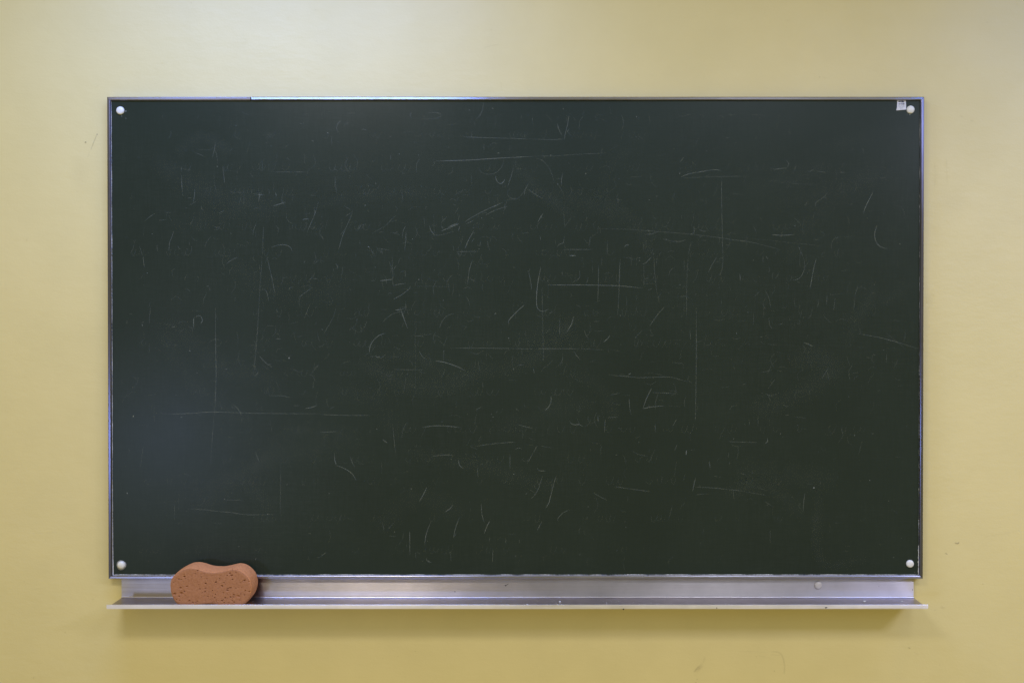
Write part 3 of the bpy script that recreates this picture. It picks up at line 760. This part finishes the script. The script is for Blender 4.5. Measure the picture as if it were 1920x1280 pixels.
print_bars([(530, 430, 560, 462), (566, 424, 604, 468), (612, 432, 640, 458), (652, 420, 684, 476), (690, 410, 705, 470), (715, 428, 735, 480), (742, 412, 752, 470),
            (540, 520, 562, 556), (568, 528, 596, 552), (622, 505, 640, 560), (664, 520, 684, 556), (700, 522, 722, 560), (735, 508, 762, 556), (540, 396, 690, 406)], MINK)
print_bars([(510, 590, 560, 600), (575, 600, 600, 610), (625, 592, 680, 602), (700, 596, 760, 604), (520, 640, 640, 647), (660, 644, 770, 651), (520, 684, 700, 690), (540, 724, 640, 730)], MINKF)

# ------------------------------------------------------------------ chalk tray
YB, YL = -0.0085, -0.0785
a0, a1 = at(228, 1120, YB), at(1713, 1120, YB)
TX0, TX1, TZ = a0.x, a1.x, a0.z
tray = empty('chalk_tray', ((TX0 + TX1) / 2, 0, TZ),
             'long brushed aluminium chalk tray mounted under the blackboard frame', 'chalk tray')

def extrude(name, prof, mat, parent, x0=TX0, x1=TX1, segs=1, smooth=False, wob=0.0):
    n = len(prof)
    vs, fs = [], []
    for s in range(segs + 1):
        x = x0 + (x1 - x0) * s / segs
        dz = wob * noise.noise((x * 3.1, 4.2, 0))
        for (y, z) in prof:
            vs.append((x, y, z + dz))
    for s in range(segs):
        a, b = s * n, (s + 1) * n
        for i in range(n):
            fs.append((a + i, a + (i + 1) % n, b + (i + 1) % n, b + i))
    fs.append(tuple(range(n))); fs.append(tuple(range(segs * n, segs * n + n)))
    return mesh(name, vs, fs, mat, parent)

th = 0.0016
zt = Z0 + 0.004                      # slips up behind the frame rail
R = 0.0032
extrude('back_plate', [(YB, TZ + R), (YB, zt), (YB + th, zt), (YB + th, TZ + R)], MTR, tray)
# fold + shelf
arc = [(YB - R + R * math.cos(a), TZ + R - R * math.sin(a)) for a in [math.radians(d) for d in (0, 9, 18, 27, 36, 45, 54, 63, 72, 81, 90)]]
arc_o = [(YB - R + (R + th) * math.cos(a), TZ + R - (R + th) * math.sin(a)) for a in [math.radians(d) for d in (90, 60, 30, 0)]]
extrude('shelf', arc + [(YL + 0.0006, TZ), (YL + 0.0006, TZ - th)] + arc_o, MSH, tray)
LH = 0.0070
extrude('front_lip', [(YL + 0.0006, TZ - th), (YL + 0.0006, TZ + 0.0002), (YL - 0.0004, TZ + LH * 0.6), (YL - 0.0010, TZ + LH - 0.0004), (YL - 0.0014, TZ + LH),
                      (YL - 0.0026, TZ + LH), (YL - 0.0031, TZ + LH - 0.0004), (YL - 0.0026, TZ + 0.001), (YL - 0.0022, TZ - th)], MLIP, tray, segs=40, wob=0.0004)
cap(1534, 1096.5, YB - 0.0001, 0.0082, 0.0042, MCAPG, tray)

# dark nicks and white wear on the tray
def nick(name, px, py, y, rx, rz, mat, parent, h=0.0004, rot=0):
    c = at(px, py, y)
    n = 9
    vs = []
    for i in range(n):
        a = 2 * math.pi * i / n
        r = 1 + 0.4 * noise.noise((math.cos(a), math.sin(a), px))
        ux, uz = rx * r * math.cos(a), rz * r * math.sin(a)
        vs.append((c.x + ux * math.cos(rot) - uz * math.sin(rot), y, c.z + ux * math.sin(rot) + uz * math.cos(rot)))
    vs.append((c.x, y - h, c.z))
    return mesh(name, vs, [(i, (i + 1) % n, n) for i in range(n)], mat, parent)
for (px, py, rx, rz, rot) in [(948, 1097, .0016, .0014, 0), (951.5, 1095, .0034, .0006, 0.5), (853, 1108.5, .0012, .0010, 0), (1711, 1105, .0008, .0012, 0), (1648, 1098, .0007, .0007, 0)]:
    nick('dirt_speck', px, py, YB - 0.0001, rx, rz, MSPECK, tray, rot=rot)
for (px, py, rx, rz) in [(1169, 1141.5, .0016, .0013), (1344, 1139, .0010, .0010), (1549, 1138.5, .0028, .0012)]:
    nick('dirt_speck', px, py, YL - 0.0031, rx, rz, MSPECK, tray)

# crumbs of chalk lying on the shelf and lip
cr = random.Random(11)
bm = bmesh.new()
def crumb(x, y, z, r):
    d = bmesh.ops.create_icosphere(bm, subdivisions=1, radius=r)
    sx, sy, sz = cr.uniform(.7, 1.5), cr.uniform(.7, 1.3), cr.uniform(.5, .8)
    for vv in d['verts']:
        k = 1 + 0.25 * noise.noise(vv.co * 900 + Vector((x * 50, 0, 0)))
        vv.co = Vector((x + vv.co.x * sx * k, y + vv.co.y * sy * k, z + r * sz * 0.8 + vv.co.z * sz * k))
def shelf_at(px, py):
    """where the sight line of a photo pixel meets the shelf"""
    d = at(px, py, 0) - CAM
    t = (TZ - CAM.z) / d.z
    p = CAM + d * t
    return p
for (px, py, r) in [(988.5, 1134, .0016), (1027.7, 1134, .0009), (1049.6, 1128.5, .0017), (1047.5, 1137, .0008), (1076.6, 1135.5, .0008), (1083.3, 1136.7, .0009),
                    (1093.3, 1138, .0010), (1112.5, 1137, .0008), (1137.5, 1130, .0012), (1150, 1134, .0007), (1220.4, 1129.8, .0007), (1231.9, 1131.9, .0007),
                    (1620.8, 1127.7, .0017), (1691, 1127, .0013), (1574, 1129.8, .0008), (1586.5, 1132.9, .0006), (1366.7, 1132.9, .0007), (850.8, 1134, .0011),
                    (837.7, 1131.9, .0007), (909.2, 1133.3, .0007), (912.3, 1129.8, .0006), (875.8, 1131.9, .0006), (545, 1133, .0009), (560, 1132, .0006)]:
    p = shelf_at(px, py)
    crumb(p.x, min(-0.014, max(-0.076, p.y)), TZ, r * 1.35)
for i in range(150):
    x = cr.choice([cr.gauss(1080, 90), cr.uniform(300, 1700), cr.gauss(880, 40)])
    p = shelf_at(min(1700, max(235, x)), cr.uniform(1124, 1136))
    crumb(p.x, min(-0.014, max(-0.075, p.y)), TZ, cr.uniform(.0003, .0007))
for i in range(70):
    x = cr.choice([cr.uniform(895, 968), cr.uniform(895, 968), cr.gauss(1057, 6), cr.uniform(300, 1600)])
    p = at(x, 1137, YL - 0.002)
    crumb(p.x, YL - cr.uniform(.0012, .0026), TZ + LH - 0.0003, cr.uniform(.0003, .0008))
me = bpy.data.meshes.new('chalk_crumbs')
bm.to_mesh(me); bm.free()
dust = link('chalk_crumbs', me, MCRUST)
dust['kind'] = 'stuff'
dust['label'] = 'tiny white chalk crumbs scattered along the aluminium tray'
dust['category'] = 'chalk dust'

# ------------------------------------------------------------------ sponge
def zs(x, y):
    return (300 + x / 9.143, 1030 + y / 9.143)
YS0, YS1 = -0.0755, -0.0225
OUT = [(345, 948), (262, 880), (205, 780), (176, 660), (178, 540), (215, 452), (300, 372), (420, 312), (520, 296), (620, 310), (730, 343), (840, 364),
       (950, 368), (1070, 354), (1170, 330), (1265, 318), (1360, 338), (1445, 392), (1515, 468), (1552, 565), (1560, 680), (1530, 790), (1475, 880), (1400, 950),
       (1280, 966), (1150, 962), (1020, 946), (920, 922), (800, 920), (690, 934), (580, 950), (460, 956)]
P = [at(*zs(*p), YS0) for p in OUT]
P = [Vector((p.x, p.z)) for p in P]
zmin = min(p.y for p in P)
for p in P:
    p.y += TZ + 0.0002 - zmin
def closed_spline(P, per):
    out = []
    n = len(P)
    for i in range(n):
        p0, p1, p2, p3 = P[i - 1], P[i], P[(i + 1) % n], P[(i + 2) % n]
        for k in range(per):
            t = k / per
            out.append(0.5 * ((2 * p1) + (p2 - p0) * t + (2 * p0 - 5 * p1 + 4 * p2 - p3) * t * t + (3 * p1 - p0 - 3 * p2 + p3) * t ** 3))
    return out
C = closed_spline(P, 16)
cen = Vector((sum(p.x for p in C) / len(C), sum(p.y for p in C) / len(C) + 0.0))
NR = 80
PORES = [(770,412,9),(705,465,11),(800,498,12),(780,580,17),(955,558,17),(1095,565,12),(1062,622,17),(350,655,16),(365,745,17),(245,760,16),(325,800,12),
 (280,853,15),(335,868,11),(415,462,12),(430,498,11),(320,505,11),(360,513,10),(230,460,11),(230,565,11),(660,598,10),(680,673,13),(770,720,12),(1155,695,12),
 (1165,665,9),(1085,738,14),(935,822,13),(1115,825,13),(1265,772,18),(1340,797,16),(1255,812,12),(1208,812,11),(1365,862,11),(1240,875,10),(1270,902,12),
 (1445,775,10),(1530,722,15),(1525,548,12),(1445,528,13),(1240,512,11),(1225,442,12),(1195,405,11),(1150,440,9),(1235,345,9),(1300,385,9),(640,358,10),
 (660,345,9),(600,410,9),(1020,495,11),(1060,875,15),(1085,862,11),(500,877,11),(635,885,10),(1210,655,9),(460,632,10),(415,715,9),(775,870,8),(950,765,9),
 (1380,760,9),(1100,905,9),(1175,910,9),(560,905,9),(780,665,8),(490,535,8),(560,600,7),(820,800,7),(900,700,7),(1300,660,8),(1400,650,8),(1465,700,8)]
rs = random.Random(4)
pores = []
for (x, y, r) in PORES:
    q = at(*zs(x, y), YS0)
    pores.append((q.x, q.z, r * rs.choice((0.00007, 0.00009, 0.00012)), rs.uniform(1.0, 1.7), rs.uniform(-0.2, 0.5), rs.uniform(0.0026, 0.0048)))
for i in range(420):
    q = at(*zs(rs.uniform(190, 1540), rs.uniform(320, 950)), YS0)
    pores.append((q.x, q.z, rs.uniform(0.0002, 0.00055), rs.uniform(1.0, 1.8), rs.uniform(-0.2, 0.6), rs.uniform(0.0008, 0.002)))
# bucket pores for speed
BK = {}
for p in pores:
    for ix in range(int((p[0] - .004) * 200) - 1, int((p[0] + .004) * 200) + 2):
        for iz in range(int((p[1] - .004) * 200) - 1, int((p[1] + .004) * 200) + 2):
            BK.setdefault((ix, iz), []).append(p)
def depth(x, z):
    d = 0.0
    for (qx, qz, r, st, an, dp) in BK.get((int(x * 200), int(z * 200)), ()):
        ux, uz = x - qx, z - qz
        a, b = ux * math.cos(an) + uz * math.sin(an), -ux * math.sin(an) + uz * math.cos(an)
        k = (a / (r * st)) ** 2 + (b / r) ** 2
        if k < 2.2:
            d = max(d, dp * (1 / (1 + k ** 3 * 3)))
    return d
vs, fs = [], []
N = len(C)
# rings from centre out to the edge of the front face, then a rounded edge and the side
edge = 0.0022
for r in range(1, NR + 1):
    t = r / NR
    for i, p in enumerate(C):
        d = (p - cen)
        L_ = d.length
        q = cen + d * ((L_ - edge * 0.75) / L_) * t
        back = edge * 0.3 * max(0, (t - 0.93) / 0.07) ** 2
        n_ = noise.noise((q.x * 60, q.y * 60, 1.0)) * 0.0005 + noise.noise((q.x * 420, q.y * 420, 4.0)) * 0.00022
        vs.append((q.x, YS0 + back + depth(q.x, q.y) + n_, q.y))
for (off, back) in ((0.30, 0.55), (0.08, 0.85), (0.0, 1.3)):
    for i, p in enumerate(C):
        d = (p - cen).normalized()
        q = p - d * edge * off
        vs.append((q.x, YS0 + edge * back + noise.noise((q.x * 300, q.y * 300, 2)) * 0.0002, q.y))
SIDE = 26
for k in range(1, SIDE + 1):
    t = k / SIDE
    for i, p in enumerate(C):
        d = (p - cen).normalized()
        y = YS0 + edge * 1.3 + (YS1 - YS0 - edge * 1.3) * t
        bul = 0.0012 * math.sin(math.pi * t) + 0.0005 * noise.noise((p.x * 70, y * 70, p.y * 70))
        if p.y < TZ + 0.006:
            bul = 0
        if t > 0.9:
            bul -= 0.0018 * ((t - 0.9) / 0.1) ** 2
        pit = noise.noise((p.x * 330, y * 330, p.y * 330))
        pit = 0.0028 * max(0, pit - 0.48) / 0.3
        q = p + d * (bul - pit)
        vs.append((q.x, y, max(q.y, TZ + 0.0002)))
rings = NR + 3 + SIDE
for r in range(rings - 1):
    for i in range(N):
        fs.append((r * N + i, r * N + (i + 1) % N, (r + 1) * N + (i + 1) % N, (r + 1) * N + i))
vs.append((cen.x, YS0, cen.y)); ci = len(vs) - 1
for i in range(N):
    fs.append((ci, (i + 1) % N, i))
vs.append((cen.x, YS1, cen.y)); ci = len(vs) - 1
for i in range(N):
    fs.append((ci, (rings - 1) * N + i, (rings - 1) * N + (i + 1) % N))
sponge = mesh('sponge', vs, fs, MSPONGE, None, smooth=True)
sponge.data.materials.append(MSPONGE_LIT)
for pl in sponge.data.polygons:
    if pl.center.y > YS0 + 0.0012 and len(pl.vertices) == 4 and pl.index >= (NR - 1) * N:
        pl.material_index = 1
sponge['label'] = 'terracotta orange peanut-shaped sponge full of pores standing on the chalk tray'
sponge['category'] = 'sponge'
